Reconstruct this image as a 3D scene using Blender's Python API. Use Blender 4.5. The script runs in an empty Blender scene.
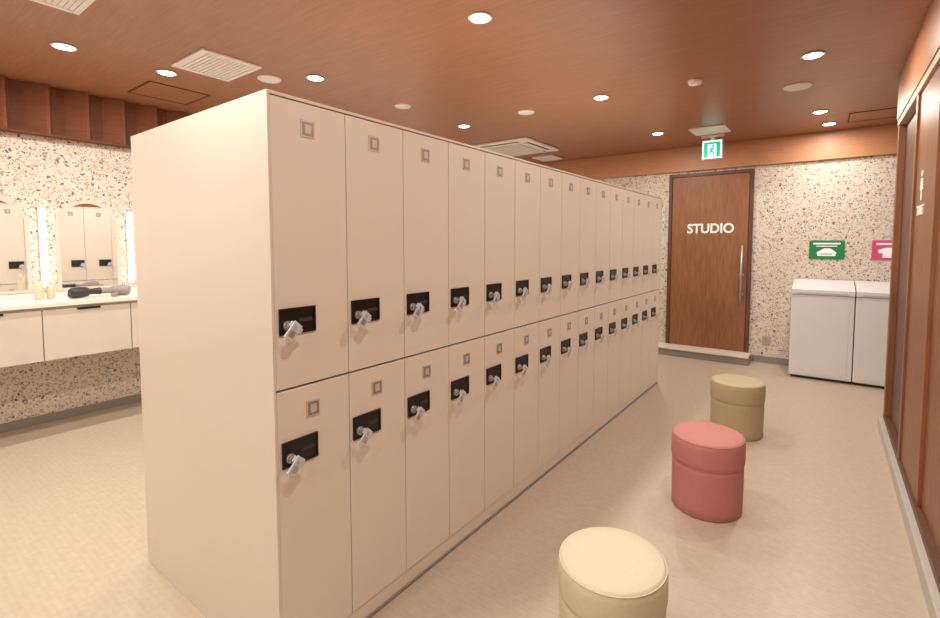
import bpy, bmesh, math
from mathutils import Matrix, Vector
S=bpy.context.scene
S.view_settings.view_transform='Standard'
def srgb(r,g,b):
    f=lambda c:(c/255/12.92 if c/255<=.04045 else ((c/255+.055)/1.055)**2.4)
    return (f(r),f(g),f(b),1)
# ---------------- materials ----------------
def newmat(n):
    m=bpy.data.materials.new(n);m.use_nodes=True
    return m,m.node_tree.nodes,m.node_tree.links,m.node_tree.nodes['Principled BSDF']
def mat(n,col,rough=.5,metal=0,noise=0,scale=30,bump=0,stretch=(1,1,1),spec=.5,emis=0,coat=0):
    m,N,L,b=newmat(n)
    b.inputs['Base Color'].default_value=col
    b.inputs['Roughness'].default_value=rough;b.inputs['Metallic'].default_value=metal
    b.inputs['Specular IOR Level'].default_value=spec
    b.inputs['Coat Weight'].default_value=coat
    if emis:
        b.inputs['Emission Color'].default_value=col;b.inputs['Emission Strength'].default_value=emis
    tc=N.new('ShaderNodeTexCoord');mp=N.new('ShaderNodeMapping');mp.inputs['Scale'].default_value=stretch
    nz=N.new('ShaderNodeTexNoise');nz.inputs['Scale'].default_value=scale;nz.inputs['Detail'].default_value=4
    L.new(tc.outputs['Object'],mp.inputs[0]);L.new(mp.outputs[0],nz.inputs['Vector'])
    if noise:
        mr=N.new('ShaderNodeMapRange');mr.inputs[3].default_value=1-noise;mr.inputs[4].default_value=1+noise
        mr.inputs[1].default_value=.3;mr.inputs[2].default_value=.7
        L.new(nz.outputs['Fac'],mr.inputs[0])
        mx=N.new('ShaderNodeVectorMath');mx.operation='SCALE';mx.inputs[0].default_value=col[:3]
        L.new(mr.outputs[0],mx.inputs['Scale']);L.new(mx.outputs[0],b.inputs['Base Color'])
    if bump:
        bp=N.new('ShaderNodeBump');bp.inputs['Strength'].default_value=bump;bp.inputs['Distance'].default_value=.002
        L.new(nz.outputs['Fac'],bp.inputs['Height']);L.new(bp.outputs[0],b.inputs['Normal'])
    return m
def terrazzo():
    m,N,L,b=newmat('terrazzo')
    tc=N.new('ShaderNodeTexCoord')
    nz=N.new('ShaderNodeTexNoise');nz.inputs['Scale'].default_value=25
    L.new(tc.outputs['Object'],nz.inputs['Vector'])
    ad=N.new('ShaderNodeVectorMath');ad.operation='MULTIPLY_ADD'
    ad.inputs[1].default_value=(.03,.03,.03);L.new(nz.outputs['Color'],ad.inputs[0]);L.new(tc.outputs['Object'],ad.inputs[2])
    cur=None
    base=srgb(218,208,194)
    for sc,keep,edge,cols in ((80,.45,.08,[srgb(160,140,120),srgb(198,182,162),srgb(140,130,122),srgb(186,166,146)]),
                              (44,.68,.10,[srgb(172,146,120),srgb(132,106,88),srgb(158,150,142),srgb(194,172,146),srgb(112,102,96)])):
        v=N.new('ShaderNodeTexVoronoi');v.inputs['Scale'].default_value=sc;v.inputs['Randomness'].default_value=1
        e=N.new('ShaderNodeTexVoronoi');e.feature='DISTANCE_TO_EDGE';e.inputs['Scale'].default_value=sc;e.inputs['Randomness'].default_value=1
        L.new(ad.outputs[0],v.inputs['Vector']);L.new(ad.outputs[0],e.inputs['Vector'])
        sp=N.new('ShaderNodeSeparateColor');L.new(v.outputs['Color'],sp.inputs[0])
        g=N.new('ShaderNodeMath');g.operation='GREATER_THAN';g.inputs[1].default_value=keep;L.new(sp.outputs[0],g.inputs[0])
        th=N.new('ShaderNodeMath');th.operation='MULTIPLY_ADD';th.inputs[1].default_value=.15;th.inputs[2].default_value=edge;L.new(sp.outputs[2],th.inputs[0])
        g2=N.new('ShaderNodeMath');g2.operation='GREATER_THAN';L.new(e.outputs['Distance'],g2.inputs[0]);L.new(th.outputs[0],g2.inputs[1])
        mu=N.new('ShaderNodeMath');mu.operation='MULTIPLY';L.new(g.outputs[0],mu.inputs[0]);L.new(g2.outputs[0],mu.inputs[1])
        cr=N.new('ShaderNodeValToRGB');cr.color_ramp.interpolation='CONSTANT'
        el=cr.color_ramp.elements
        while len(el)<len(cols): el.new(.5)
        for i,c in enumerate(cols): el[i].position=i/len(cols);el[i].color=c
        L.new(sp.outputs[1],cr.inputs[0])
        mx=N.new('ShaderNodeMix');mx.data_type='RGBA'
        L.new(mu.outputs[0],mx.inputs[0])
        if cur is None: mx.inputs[6].default_value=base
        else: L.new(cur,mx.inputs[6])
        L.new(cr.outputs[0],mx.inputs[7]);cur=mx.outputs[2]
    L.new(cur,b.inputs['Base Color']);b.inputs['Roughness'].default_value=.55
    return m
def floormat():
    m,N,L,b=newmat('vinyl_floor')
    tc=N.new('ShaderNodeTexCoord')
    w=N.new('ShaderNodeTexWave');w.bands_direction='Y';w.inputs['Scale'].default_value=12;w.inputs['Distortion'].default_value=2.5;w.inputs['Detail'].default_value=3
    w.inputs['Detail Scale'].default_value=2
    n=N.new('ShaderNodeTexNoise');n.inputs['Scale'].default_value=30;n.inputs['Detail'].default_value=6
    L.new(tc.outputs['Object'],w.inputs['Vector']);L.new(tc.outputs['Object'],n.inputs['Vector'])
    ad=N.new('ShaderNodeMath');ad.operation='MULTIPLY_ADD';ad.inputs[1].default_value=.14;L.new(w.outputs['Fac'],ad.inputs[0]);L.new(n.outputs['Fac'],ad.inputs[2])
    cr=N.new('ShaderNodeValToRGB');cr.color_ramp.elements[0].position=.3;cr.color_ramp.elements[1].position=.95
    cr.color_ramp.elements[0].color=srgb(186,170,151);cr.color_ramp.elements[1].color=srgb(202,187,168)
    L.new(ad.outputs[0],cr.inputs[0]);L.new(cr.outputs[0],b.inputs['Base Color'])
    b.inputs['Roughness'].default_value=.36
    return m
M={}
M['terr']=terrazzo();M['floor']=floormat()
M['ceil']=mat('copper_ceiling',srgb(158,110,82),.36,0,.12,5,0,(1,14,1),.5)
M['fascia']=mat('copper_fascia',srgb(192,134,96),.45,0,.08,6,0,(1,1,8))
M['darkfin']=mat('dark_copper_panel',srgb(108,68,46),.65,0,.12,6,0,(1,1,8),.2)
M['fin']=mat('copper_fin_panel',srgb(128,82,56),.65,0,.12,6,0,(1,1,8),.2)
M['wood']=mat('walnut_wood',srgb(140,92,60),.42,0,.20,7,0,(6,6,.7))
M['wood2']=mat('walnut_wood_dark',srgb(100,62,40),.45,0,.18,7,0,(6,6,.7))
M['trim']=mat('beige_trim',srgb(205,182,158),.5)
M['grey']=mat('grey_baseboard',srgb(140,134,128),.5)
M['alu']=mat('aluminium',srgb(200,196,190),.4,.2)
M['lock']=mat('locker_laminate',srgb(229,220,205),.42,0,.006,4)
M['lockend']=mat('locker_end_laminate',srgb(224,214,200),.45,0,.008,4)
M['black']=mat('black_plastic',srgb(22,21,22),.35)
M['steel']=mat('brushed_steel',srgb(186,182,178),.35,.6)
M['plate']=mat('number_plate_steel',srgb(206,200,190),.4,.2)
M['platein']=mat('number_plate_inset',srgb(158,150,140),.4,.4)
M['tag']=mat('grey_key_tag',srgb(204,209,216),.4)
M['white']=mat('white_paint',srgb(236,233,230),.4)
M['grille']=mat('grille_grey',srgb(196,190,184),.5)
M['darkslot']=mat('dark_slot',srgb(60,50,46),.7)
M['appl']=mat('white_appliance',srgb(230,230,232),.3)
M['mirror']=mat('mirror_glass',(.92,.92,.92,1),.02,1)
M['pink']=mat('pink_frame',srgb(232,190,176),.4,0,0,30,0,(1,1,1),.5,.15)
M['strip']=mat('light_tube',(1,.96,.91,1),.5,0,0,30,0,(1,1,1),.5,5)
M['lens']=mat('downlight_lens',(1,.94,.86,1),.5,0,0,30,0,(1,1,1),.5,25)
M['beigest']=mat('cream_leather',srgb(216,209,182),.5,0,.03,120,.25)
M['pinkst']=mat('pink_fabric',srgb(198,132,126),.7,0,.06,200,.4)
M['olivest']=mat('khaki_leather',srgb(188,173,140),.55,0,.03,120,.25)
M['green']=mat('sign_green',srgb(20,130,80),.5)
M['magenta']=mat('sign_pink',srgb(205,80,120),.5)
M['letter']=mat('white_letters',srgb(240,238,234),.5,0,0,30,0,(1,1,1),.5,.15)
M['exitw']=mat('exit_sign_white',srgb(200,245,240),.5,0,0,30,0,(1,1,1),.5,1.3)
M['exitg']=mat('exit_sign_green',srgb(20,160,120),.5,0,0,30,0,(1,1,1),.5,.9)
M['counter']=mat('counter_white',srgb(232,226,218),.3)
M['drawer']=mat('drawer_laminate',srgb(206,196,183),.45,0,.03,8)
M['bottle']=mat('bottle_plastic',srgb(214,206,180),.3)
M['dryer']=mat('dryer_charcoal',srgb(48,48,54),.4)
M['dryer2']=mat('dryer_grey',srgb(150,142,138),.4)
# ---------------- mesh builder ----------------
class MB:
    def __init__(s): s.bm=bmesh.new();s.mats=[]
    def mi(s,k):
        if k not in s.mats: s.mats.append(k)
        return s.mats.index(k)
    def _fin(s,vs,k,mt=None,smooth=False):
        if mt is not None: bmesh.ops.transform(s.bm,matrix=mt,verts=vs)
        i=s.mi(k);fs=set(f for v in vs for f in v.link_faces)
        for f in fs: f.material_index=i;f.smooth=smooth
    def box(s,x0,x1,y0,y1,z0,z1,k,mt=None,bev=0):
        r=bmesh.ops.create_cube(s.bm,size=1);vs=r['verts']
        for v in vs: v.co=Vector(((x0+x1)/2+v.co.x*(x1-x0),(y0+y1)/2+v.co.y*(y1-y0),(z0+z1)/2+v.co.z*(z1-z0)))
        if bev:
            es=list(set(e for v in vs for e in v.link_edges))
            rb=bmesh.ops.bevel(s.bm,geom=es,offset=bev,segments=2,affect='EDGES',profile=.5)
            vs=list(set(v for f in rb['faces'] for v in f.verts)|set(v for v in vs if v.is_valid))
        s._fin(vs,k,mt)
    def cyl(s,c,r,d,axis,k,seg=24,r2=None,mt=None):
        q=bmesh.ops.create_cone(s.bm,cap_ends=True,segments=seg,radius1=r,radius2=r if r2 is None else r2,depth=d)
        R={'z':Matrix(),'x':Matrix.Rotation(math.pi/2,4,'Y'),'y':Matrix.Rotation(math.pi/2,4,'X')}[axis]
        T=Matrix.Translation(c)@R
        if mt is not None:T=mt@T
        s._fin(q['verts'],k,T)
        for v in q['verts']:
            for f in v.link_faces:
                if len(f.verts)==4:f.smooth=True
    def lathe(s,prof,c,k,seg=48,sy=1,ks=None,mt=None):
        rings=[];vs=[]
        for r,z in prof:
            ring=[s.bm.verts.new((c[0]+r*math.cos(2*math.pi*i/seg),c[1]+sy*r*math.sin(2*math.pi*i/seg),c[2]+z)) for i in range(seg)]
            rings.append(ring);vs+=ring
        for j in range(len(rings)-1):
            for i in range(seg):
                s.bm.faces.new((rings[j][i],rings[j][(i+1)%seg],rings[j+1][(i+1)%seg],rings[j+1][i]))
        s.bm.faces.new(rings[0][::-1]);s.bm.faces.new(rings[-1])
        s._fin(vs,k,mt,True)
    def prism(s,pts,fn,k):
        a=[s.bm.verts.new(fn(u,v,0)) for u,v in pts];b=[s.bm.verts.new(fn(u,v,1)) for u,v in pts]
        s.bm.faces.new(a);s.bm.faces.new(b[::-1])
        n=len(pts)
        for i in range(n): s.bm.faces.new((a[i],b[i],b[(i+1)%n],a[(i+1)%n]))
        s._fin(a+b,k)
    def tube(s,pts,r,k,seg=10,closed=False):
        n=len(pts);rings=[]
        for i,p in enumerate(pts):
            p=Vector(p)
            t=(Vector(pts[(i+1)%n])-Vector(pts[i-1])) if (closed or 0<i<n-1) else (Vector(pts[1])-Vector(pts[0]) if i==0 else Vector(pts[-1])-Vector(pts[-2]))
            t.normalize();u=t.orthogonal() if i==0 else (u-t*u.dot(t));u.normalize();w=t.cross(u)
            rings.append([s.bm.verts.new(p+r*(math.cos(2*math.pi*a/seg)*u+math.sin(2*math.pi*a/seg)*w)) for a in range(seg)])
        for j in range(n if closed else n-1):
            A=rings[j];B=rings[(j+1)%n]
            for i in range(seg): s.bm.faces.new((A[i],A[(i+1)%seg],B[(i+1)%seg],B[i]))
        if not closed: s.bm.faces.new(rings[0][::-1]);s.bm.faces.new(rings[-1])
        s._fin([v for q in rings for v in q],k,None,True)
    def mesh(s,name):
        bmesh.ops.recalc_face_normals(s.bm,faces=s.bm.faces)
        me=bpy.data.meshes.new(name);s.bm.to_mesh(me);s.bm.free()
        for k in s.mats: me.materials.append(M[k])
        return me
    def obj(s,name,parent=None,loc=(0,0,0),rot=(0,0,0)):
        return place(s.mesh(name),name,parent,loc,rot)
def place(me,name,parent=None,loc=(0,0,0),rot=(0,0,0)):
    o=bpy.data.objects.new(name,me);S.collection.objects.link(o);o.location=loc;o.rotation_euler=rot
    if parent:o.parent=parent
    return o
def empty(name,loc=(0,0,0)):
    o=bpy.data.objects.new(name,None);S.collection.objects.link(o);o.location=loc;return o
def simple(name,x0,x1,y0,y1,z0,z1,k,bev=0,parent=None):
    b=MB();b.box(x0,x1,y0,y1,z0,z1,k,None,bev);return b.obj(name,parent)
# ---------------- room ----------------
XL,XR,YB,YR,ZC,YF=-4.9926,.408,6.7137,4.86,2.6764,-2.6
XW=.45
XRR=1.7
simple('floor',XL-.12,XRR+.12,YF-.12,YB+.12,-.1,0,'floor')
simple('ceiling',XL-.12,XRR+.12,YF-.12,YB+.12,ZC,ZC+.1,'ceil')
simple('wall_back',XL-.12,XRR+.12,YB,YB+.12,0,ZC,'terr')
simple('wall_left',XL-.12,XL,YF,YB,0,ZC,'terr')
simple('wall_front',XL-.12,XRR+.12,YF-.12,YF,0,ZC,'terr')
simple('wall_right',XW,XW+.12,YF,YR,0,ZC,'wood')
simple('wall_recess_front',XW+.12,XRR,YR-.12,YR,0,ZC,'wood')
simple('wall_recess_right',XRR,XRR+.12,YR-.12,YB,0,ZC,'terr')
simple('trim_fascia_back',XL+.001,XRR-.001,YB-.05,YB-.001,2.372,ZC-.001,'fascia')
simple('trim_fascia_right',XR-.022,XW-.001,YF+.001,YR,2.36,ZC-.001,'fascia')
b=MB()
b.box(XL+.001,XL+.02,YF+.001,YB-.052,2.294,ZC-.001,'darkfin')
y=YF+.05
while y<YB-.2:
    b.prism([(y,.02),(y+.12,.095),(y+.14,.095),(y+.17,.02)],lambda u,v,t:(XL+v,u,2.294+(ZC-.001-2.294)*t),'fin')
    y+=.25
b.box(XL+.001,XL+.10,YF+.001,YB-.052,2.279,2.294,'darkfin')
b.obj('trim_fascia_left')
simple('baseboard_left',XL,XL+.012,YF,YB,0,.07,'grey')
b=MB();b.box(XL+.012,-1.85,YB-.012,YB,0,.08,'grey');b.box(-.69,XRR,YB-.012,YB,0,.08,'grey');b.obj('baseboard_back')
b=MB()
b.box(XR-.04,XW,YF+.01,YR,0,.085,'alu',None,.004)
b.box(XR-.012,XW,YF+.01,YR,.085,.12,'wood2')
b.obj('baseboard_right')
simple('trim_header_right',XR-.015,XW,YF+.01,YR-.001,2.315,2.36,'trim')
def slab(y0,y1,rec,k):
    b=MB();b.box(XR+rec,XW,y0,y1,.12,2.315,k,None,.003);return b
b=MB()
for y0,y1 in ((4.78,YR),(3.86,3.92),(2.20,2.28)): b.box(XR-.012,XW,y0,y1,.12,2.315,'wood',None,.003)
b.obj('trim_door_jambs')
slab(3.92,4.78,.025,'wood2').obj('door_1')
slab(3.22,3.86,.0,'wood').obj('door_2')
slab(2.28,3.22,.018,'wood').obj('door_3')
slab(1.2,2.20,.018,'wood').obj('door_4')
slab(YF+.02,1.2,.0,'wood').obj('trim_panel_right')
def text(name,body,size,loc,rot,k,ext=.003,parent=None,align='CENTER',off=0,sx=1):
    c=bpy.data.curves.new(name,'FONT');c.body=body;c.size=size;c.extrude=ext;c.align_x=align;c.align_y='CENTER';c.offset=off
    c.materials.append(M[k]);o=bpy.data.objects.new(name,c);S.collection.objects.link(o);o.location=loc;o.rotation_euler=rot;o.scale=(sx,1,1)
    if parent:o.parent=parent
    return o
b=MB()
def rw(u,v,t): return (XR-.001-.003*t,3.62-u*.5,1.735+v*.45)
b.prism([(.04*math.cos(a*.524),.2+.04*math.sin(a*.524)) for a in range(12)],rw,'letter')
b.prism([(-.05,.14),(.05,.14),(.09,.0),(.03,.0),(.03,-.13),(-.03,-.13),(-.03,0),(-.09,0)],rw,'letter')
o=b.obj('restroom_pictogram')
text('label','TOILET',.075,(XR-.003,3.62,1.62),(math.pi/2,0,-math.pi/2),'letter',parent=o)
# ---------------- studio door ----------------
sd=empty('door_5',(0,0,0))
b=MB()
b.box(-1.70,-1.66,YB-.035,YB,.106,2.34,'wood2');b.box(-.77,-.73,YB-.035,YB,.106,2.34,'wood2');b.box(-1.66,-.77,YB-.035,YB,2.30,2.34,'wood2')
b.obj('frame',sd)
b=MB();b.box(-1.655,-.775,YB-.028,YB,.108,2.295,'wood',None,.004);b.obj('leaf',sd)
b=MB()
hx=-.83;hy=YB-.075
b.tube([(hx,hy,.70),(hx,hy,1.42)],.013,'steel')
for z in (.78,1.34): b.tube([(hx,hy,z),(hx,YB-.028,z)],.008,'steel')
b.cyl((hx,YB-.034,1.06),.024,.012,'y','steel');b.cyl((hx,YB-.034,.82),.024,.012,'y','steel')
b.obj('pull_handle',sd)
text('lettering','STUDIO',.165,(-1.195,YB-.032,1.625),(math.pi/2,0,0),'letter',parent=sd,off=.004,sx=.91)
b=MB();b.box(-1.83,-.70,YB-.30,YB-.002,0,.085,'grey',None,.004);b.box(-1.83,-.70,YB-.31,YB-.002,.085,.105,'lockend',None,.004);b.obj('door_step')
b=MB();b.box(-.59,-.51,YB-.008,YB,.22,.33,'steel',None,.003)
for z in (.25,.285): 
    for x in (-.562,-.545): b.box(x,x+.004,YB-.0095,YB-.007,z,z+.018,'darkslot')
b.obj('power_outlet')
b=MB();y=YB
b.box(-.165,.155,y-.01,y,1.265,1.475,'green',None,.002)
b.box(-.13,.12,y-.013,y-.009,1.43,1.448,'letter')
b.box(-.10,.09,y-.013,y-.009,1.405,1.415,'letter')
def wn(u,v,t): return (u,YB-.009-.004*t,v)
b.prism([(-.085,1.30),(.075,1.30),(.085,1.34),(.03,1.385),(-.03,1.385),(-.095,1.34)],wn,'letter')
b.box(-.06,.05,y-.0145,y-.012,1.318,1.326,'green')
b.obj('wall_sign')
b=MB()
def wm(u,v,t): return (u-.025,YB-.009-.004*t,v)
b.box(.385,.68,y-.01,y,1.265,1.475,'magenta',None,.002)
b.box(.42,.65,y-.013,y-.009,1.425,1.445,'letter')
b.prism([(.50,1.29),(.62,1.29),(.62,1.34),(.65,1.335),(.66,1.37),(.60,1.395),(.52,1.395),(.46,1.37),(.47,1.335),(.50,1.34)],wm,'letter')
b.obj('wall_sign')
# ---------------- white laundry cabinets ----------------
def machine(x0):
    x1=x0+.535;yf=6.17;yb=YB-.014
    b=MB()
    b.box(x0+.02,x1-.02,yf+.03,yb,0,.03,'darkslot')
    b.box(x0,x1,yf,yb,.03,.90,'appl',None,.008)
    def fn(u,v,t): return (x0+.001+(x1-x0-.002)*t,u,v)
    b.prism([(yf-.012,.905),(yb,.905),(yb,1.035),(yb-.09,1.035),(yf+.02,.965),(yf-.012,.955)],fn,'appl')
    b.box(x0+.05,x1-.05,yf-.016,yf-.010,.915,.925,'grille')
    b.box(x0+.04,x1-.04,yf-.003,yf,.06,.87,'appl',None,.002)
    b.obj('laundry_cabinet')
machine(-.29);machine(.253)
# ---------------- lockers ----------------
X0,Y0,W,X2,H=-1.359,.806,.2848,-2.428,1.9
Y1=Y0+15*W
lk=empty('locker_bank',((X0+X2)/2,(Y0+Y1)/2,0))
bx,by=lk.location.x,lk.location.y
b=MB();T=.009
b.box(X2+.03-bx,X0-.03-bx,Y0+T-by,Y1-T-by,.0,1.878,'lock')
b.obj('carcass',lk)
b=MB()
b.box(X2-bx,X0-bx,Y0-by,Y0+T-by,0,H,'lockend',None,.0012)
b.box(X2-bx,X0-bx,Y1-T-by,Y1-by,0,H,'lockend',None,.0012)
b.box(X2-bx,X0-bx,Y0+T-by,Y1-T-by,1.89,H,'lockend',None,.0012)
b.obj('end_and_top_panels',lk)
b=MB()
b.box(X0-.03-bx,X0-.006-bx,Y0+T-by,Y1-T-by,0,.068,'lock');b.box(X2+.006-bx,X2+.03-bx,Y0+T-by,Y1-T-by,0,.068,'lock')
b.box(X0-.006-bx,X0+.002-bx,Y0+T-by,Y1-T-by,0,.012,'grey')
b.obj('plinth',lk)
Wd=(Y1-Y0-2*T)/15
def doormesh(name,h,lz,pz):
    b=MB();g=.0017
    b.box(g,Wd-g,0.001,.019,g,h-g,'lock',None,.0012)
    b.box(0.0,Wd,.021,.029,0,h,'darkslot')
    x0,x1=.014,.146;z0,z1=lz,lz+.084
    b.box(x0,x1,-.005,.001,z0,z0+.006,'black');b.box(x0,x1,-.005,.001,z1-.006,z1,'black')
    b.box(x0,x0+.006,-.005,.001,z0+.006,z1-.006,'black');b.box(x1-.006,x1,-.005,.001,z0+.006,z1-.006,'black')
    b.box(x0+.006,x1-.006,-.0015,.001,z0+.006,z1-.006,'black')
    b.box(x0+.07,x1-.012,-.003,-.001,z0+.036,z1-.036,'darkslot')
    cx,cz=x0+.026,z0+.030
    b.cyl((cx,-.007,cz),.015,.014,'y','steel');b.cyl((cx,-.017,cz),.010,.008,'y','steel')
    b.box(cx-.0012,cx+.0012,-.040,-.02,cz-.006,cz+.006,'steel')
    b.cyl((cx,-.044,cz),.011,.004,'x','steel',16)
    mt=Matrix.Translation((cx-.004,-.047,cz-.010))@Matrix.Rotation(math.radians(42),4,'Y')
    b.box(-.017,.017,-.003,.003,-.034,.026,'tag',mt,.002)
    b.box(-.010,.010,-.0038,-.0028,-.024,-.002,'steel',mt)
    mt2=Matrix.Translation((cx+.006,-.042,cz-.002))@Matrix.Rotation(math.radians(-48),4,'Y')
    b.box(-.009,.009,-.003,.003,-.026,.024,'tag',mt2,.0015)
    b.tube([(cx-.022+.012*math.cos(a*.628),-.046,cz-.034+.010*math.sin(a*.628)) for a in range(10)],.003,'tag',6,True)
    b.box(.106,.158,-.0015,.001,pz,pz+.056,'plate',None,.0006)
    b.box(.111,.153,-.0021,-.001,pz+.006,pz+.050,'platein')
    b.box(.121,.143,-.0027,-.002,pz+.014,pz+.042,'plate')
    return b.mesh(name)
zu0,zu1,zl0,zl1=.976,1.888,.070,.972
mu=doormesh('upper_door',zu1-zu0,1.150-zu0,1.779-zu0)
ml=doormesh('lower_door',zl1-zl0,.722-zl0,.862-zl0)
for i in range(15):
    for me,z,n in ((mu,zu0,'upper_door'),(ml,zl0,'lower_door')):
        place(me,n,lk,(X0-.001-bx,Y0+T+i*Wd-by,z),(0,0,math.pi/2))
        place(me,n,lk,(X2+.001-bx,Y1-T-i*Wd-by,z),(0,0,-math.pi/2))
# ---------------- vanity ----------------
va=empty('vanity_counter',(XL+.25,2,0))
ox,oy=va.location.x,va.location.y
YV0,YV1=-1.0,5.0
b=MB();b.box(XL+.001-ox,-4.43-ox,YV0-oy,YV1-oy,.985,1.02,'counter',None,.004);b.obj('worktop',va)
simple('trim_backsplash',XL+.001,XL+.018,YV0,YV1,1.021,1.05,'counter')
b=MB();b.box(XL+.001-ox,-4.47-ox,YV0-oy,YV1-oy,.60,.985,'drawer')
y=.89-4*.54
while y<YV1-.1:
    a0=max(y,YV0);a1=min(y+.54,YV1)
    if a1-a0>.1:
        b.box(-4.47-ox,-4.452-ox,a0+.003-oy,a1-.003-oy,.60,.965,'drawer',None,.002)
        b.box(-4.452-ox,-4.444-ox,(a0+a1)/2-.07-oy,(a0+a1)/2+.07-oy,.95,.965,'black')
    y+=.54
b.obj('drawer_unit',va)
def arch(c,w,z0,z1,n=20):
    r=w/2;pts=[(c-r,z0),(c+r,z0)]
    for i in range(n+1):
        a=math.pi*i/n;pts.append((c+r*math.cos(a),z1-r+r*math.sin(a)))
    return pts
k=-3
while True:
    c=1.32+.59*k;k+=1
    if c>4.9:break
    if c<-1: continue
    mo=empty('arched_mirror',(XL,c,1.4))
    b=MB();b.prism(arch(0,.43,-.345,.395),lambda u,v,t:(.001+.018*t,u,v),'pink');b.obj('frame',mo)
    b=MB();b.prism(arch(0,.385,-.32,.372),lambda u,v,t:(.0195+.003*t,u,v),'mirror');b.obj('glass',mo)
    b=MB();b.box(XL+.001,XL+.02,c+.272,c+.318,1.09,1.72,'white',None,.003)
    b.box(XL+.02,XL+.045,c+.277,c+.313,1.10,1.71,'strip',None,.008);b.obj('vanity_light')
def bottle(x,y,r,h,k):
    b=MB();b.lathe([(r*.9,0),(r,.006),(r,h*.68),(r*.8,h*.76),(r*.32,h*.8),(r*.32,h*.88)],(x,y,1.021),k,24)
    b.cyl((x,y,1.02+h*.93),r*.2,h*.1,'z','white',12);b.box(x-.006,x+.035,y-.006,y+.006,1.02+h*.97,1.02+h,'white',None,.002)
    b.obj('pump_bottle')
bottle(-4.70,.93,.028,.17,'bottle');bottle(-4.72,1.00,.026,.14,'bottle')
def dryer(x,y,ang,k):
    b=MB();R=Matrix.Translation((x,y,1.063))@Matrix.Rotation(ang,4,'Z')@Matrix.Rotation(math.pi/2,4,'X')
    b.lathe([(.030,-.13),(.026,-.125),(.024,-.06),(.036,-.04),(.041,0),(.041,.05),(.036,.07),(.030,.075)],(0,0,0),k,24,1,None,R)
    b.box(-.013,.013,-.012,.012,-.16,.0,k,Matrix.Translation((x,y,1.036))@Matrix.Rotation(ang,4,'Z')@Matrix.Rotation(math.radians(90),4,'Y'),.006)
    b.obj('hair_dryer')
dryer(-4.62,1.16,.25,'dryer');dryer(-4.60,1.40,2.6,'dryer2')
# ---------------- stools ----------------
def stool(x,y,k,r=.186,h=.372,rot=0):
    b=MB()
    b.lathe([(r*.93,0),(r*.96,.006),(r*.965,.05),(r*.975,.235),(r*.975,.252),(r*.955,.258),(r*.955,.262),(r*.985,.268),
      (r*1.0,.285),(r*1.0,h-.035),(r*.985,h-.017),(r*.95,h-.006),(r*.90,h-.001),(r*.6,h+.002),(r*.2,h+.003),(r*.02,h+.003)],(0,0,0),k,64,1.07)
    b.tube([(r*.972*math.cos(t*math.pi/32),1.07*r*.972*math.sin(t*math.pi/32),h-.010) for t in range(64)],.0022,k,6,True)
    b.obj('round_stool',None,(x,y,0),(0,0,rot))
stool(-.545,1.535,'beigest',.177,.385);stool(-.487,2.835,'pinkst',.182,.405);stool(-.51,4.09,'olivest',.184,.405)
# ---------------- ceiling fixtures ----------------
WARM=(1,.92,.82)
def downlight(x,y,p=14):
    b=MB()
    b.lathe([(.068,-.004),(.066,-.007),(.052,-.007),(.050,-.001),(.0501,0)],(0,0,0),'white',32)
    b.cyl((0,0,-.0075),.047,.003,'z','lens',32)
    o=b.obj('downlight',None,(x,y,ZC))
    l=bpy.data.lights.new('lamp','AREA');l.shape='DISK';l.size=.09;l.energy=p*1.07;l.color=WARM
    q=bpy.data.objects.new('lamp',l);S.collection.objects.link(q);q.parent=o;q.location=(0,0,-.012)
for x,y,p in [(-3.89,.95,14),(-3.88,1.53,12),(-3.11,2.24,13),(-3.11,4.07,13),(-1.57,2.20,14),(-1.58,3.98,14),(-1.57,5.64,14),(-.12,3.93,14),(-.10,5.63,14),(-.03,6.25,8),
            (-.12,2.2,14),(-.12,.5,14),(-1.57,.4,17),(-3.11,.2,18),(-3.89,-.8,14),(-1.57,-1.4,17),(-.12,-1.4,14),(-3.11,-1.6,16),(-3.89,3.6,13),(-4.2,5.3,13)]:
    downlight(x,y,p)
def roundcap(x,y,r,h,name,k='white'):
    b=MB();b.lathe([(r*.6,-h),(r*.9,-h*.85),(r,-h*.3),(r,0)],(0,0,0),k,32)
    b.cyl((0,0,-h-.0005),r*.5,.002,'z',k,24);b.obj(name,None,(x,y,ZC))
roundcap(-3.41,2.05,.085,.012,'ceiling_speaker');roundcap(-3.11,3.16,.075,.012,'ceiling_speaker')
roundcap(-2.32,4.0,.08,.012,'ceiling_speaker');roundcap(-.23,4.64,.10,.012,'ceiling_speaker')
roundcap(-.85,4.0,.05,.035,'smoke_detector')
def vent(x,y,sx,sy,name='ceiling_vent',n=12):
    b=MB();t=.03
    b.box(-sx,sx,-sy,-sy+t,-.014,0,'white',None,.003);b.box(-sx,sx,sy-t,sy,-.014,0,'white',None,.003)
    b.box(-sx,-sx+t,-sy+t,sy-t,-.014,0,'white',None,.003);b.box(sx-t,sx,-sy+t,sy-t,-.014,0,'white',None,.003)
    b.box(-sx+t,sx-t,-sy+t,sy-t,-.003,0,'grille')
    for i in range(n):
        yy=-sy+t+(2*sy-2*t)*(i+.5)/n
        b.box(-sx+t,sx-t,yy-.010,yy+.010,-.009,-.003,'white')
    b.obj(name,None,(x,y,ZC))
vent(-3.45,1.68,.235,.20);vent(-3.12,.70,.15,.17);vent(-1.07,5.80,.18,.18)
vent(-3.28,6.28,.16,.18)
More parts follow.
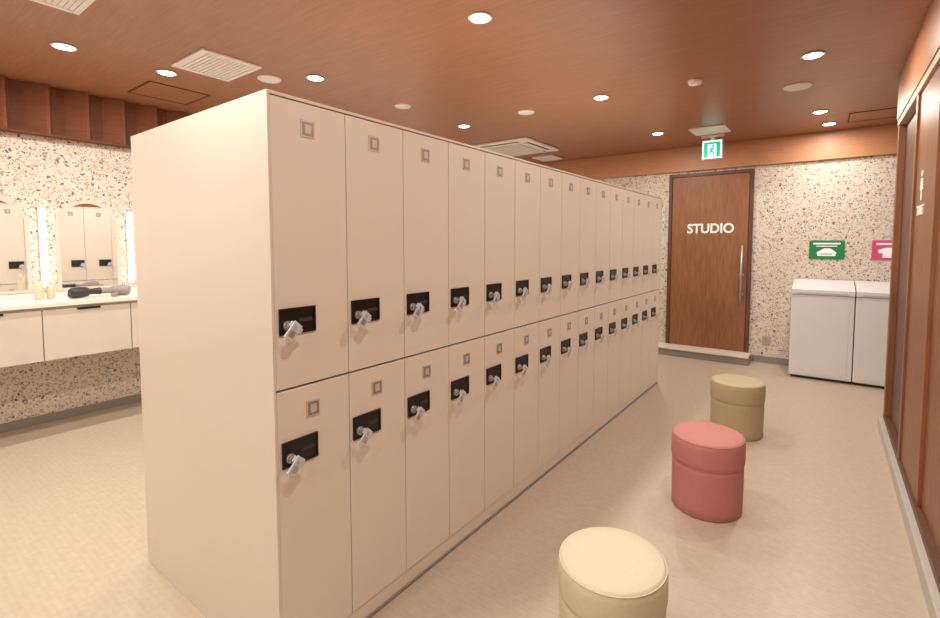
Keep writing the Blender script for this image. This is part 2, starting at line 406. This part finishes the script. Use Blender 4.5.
def cassette(x,y,s):
    b=MB();h=s/2
    b.box(-h,h,-h,h,-.03,0,'white',None,.012)
    b.box(-h*.55,h*.55,-h*.55,h*.55,-.036,-.03,'grille',None,.003)
    for i in range(9):
        yy=-h*.5+h*i/8; b.box(-h*.52,h*.52,yy-.01,yy+.01,-.039,-.036,'white')
    for a in range(4):
        R=Matrix.Rotation(a*math.pi/2,4,'Z')
        b.box(-h*.62,h*.62,h*.72,h*.86,-.033,-.0295,'darkslot',R)
        b.box(-h*.6,h*.6,h*.70,h*.80,-.037,-.033,'white',R)
    b.obj('ceiling_air_conditioner',None,(x,y,ZC))
cassette(-3.27,5.33,.86)
def hatch(x,y,s):
    b=MB();h=s/2;t=.012
    b.box(-h,h,-h,-h+t,-.006,0,'darkfin');b.box(-h,h,h-t,h,-.006,0,'darkfin');b.box(-h,-h+t,-h+t,h-t,-.006,0,'darkfin');b.box(h-t,h,-h+t,h-t,-.006,0,'darkfin')
    b.box(-h+t,h-t,-h+t,h-t,-.003,0,'ceil');b.obj('ceiling_access_hatch',None,(x,y,ZC))
hatch(-4.40,1.75,.45);hatch(.33,6.08,.42)
e=empty('exit_sign',(-1.095,6.12,ZC))
b=MB();b.box(-.12,.12,-.035,.035,-.02,0,'white',None,.003);b.box(-.02,.02,-.01,.01,-.06,-.02,'white');b.box(-.105,.105,-.025,.025,-.27,-.055,'white',None,.004);b.obj('housing',e)
b=MB();b.box(-.095,.095,-.028,-.025,-.26,-.065,'exitw')
def ex(u,v,t): return (u,-.028-.002*t,-.165+v)
b.prism([(-.085,-.085),(-.085,.085),(.085,.085),(.085,-.085),(.045,-.085),(.045,.06),(-.045,.06),(-.045,-.085)],ex,'exitg')
b.prism([(.012+.014*math.cos(a*.6283),.038+.014*math.sin(a*.6283)) for a in range(10)],ex,'exitg')
b.prism([(-.012,.02),(.012,.022),(.034,.0),(.028,-.008),(.010,.004),(.008,-.02),(.03,-.04),(.02,-.075),(.008,-.072),(.014,-.045),(-.008,-.03),(-.03,-.06),(-.042,-.052),(-.018,-.012),(-.02,.002),(-.034,-.008),(-.04,.0)],ex,'exitg')
b.obj('face',e)
w=bpy.data.worlds.new('World');S.world=w;w.use_nodes=True;w.node_tree.nodes['Background'].inputs[0].default_value=(.5,.45,.4,1);w.node_tree.nodes['Background'].inputs[1].default_value=.3
cam=bpy.data.cameras.new('camera');co=bpy.data.objects.new('camera',cam);S.collection.objects.link(co)
cam.sensor_width=36;cam.lens=478.67/940*36;cam.shift_y=-(309-272.48)/940;cam.clip_start=.05
co.location=(0,0,1.4377);co.rotation_euler=(math.radians(90-3.436),0,math.radians(36.694))
S.camera=co
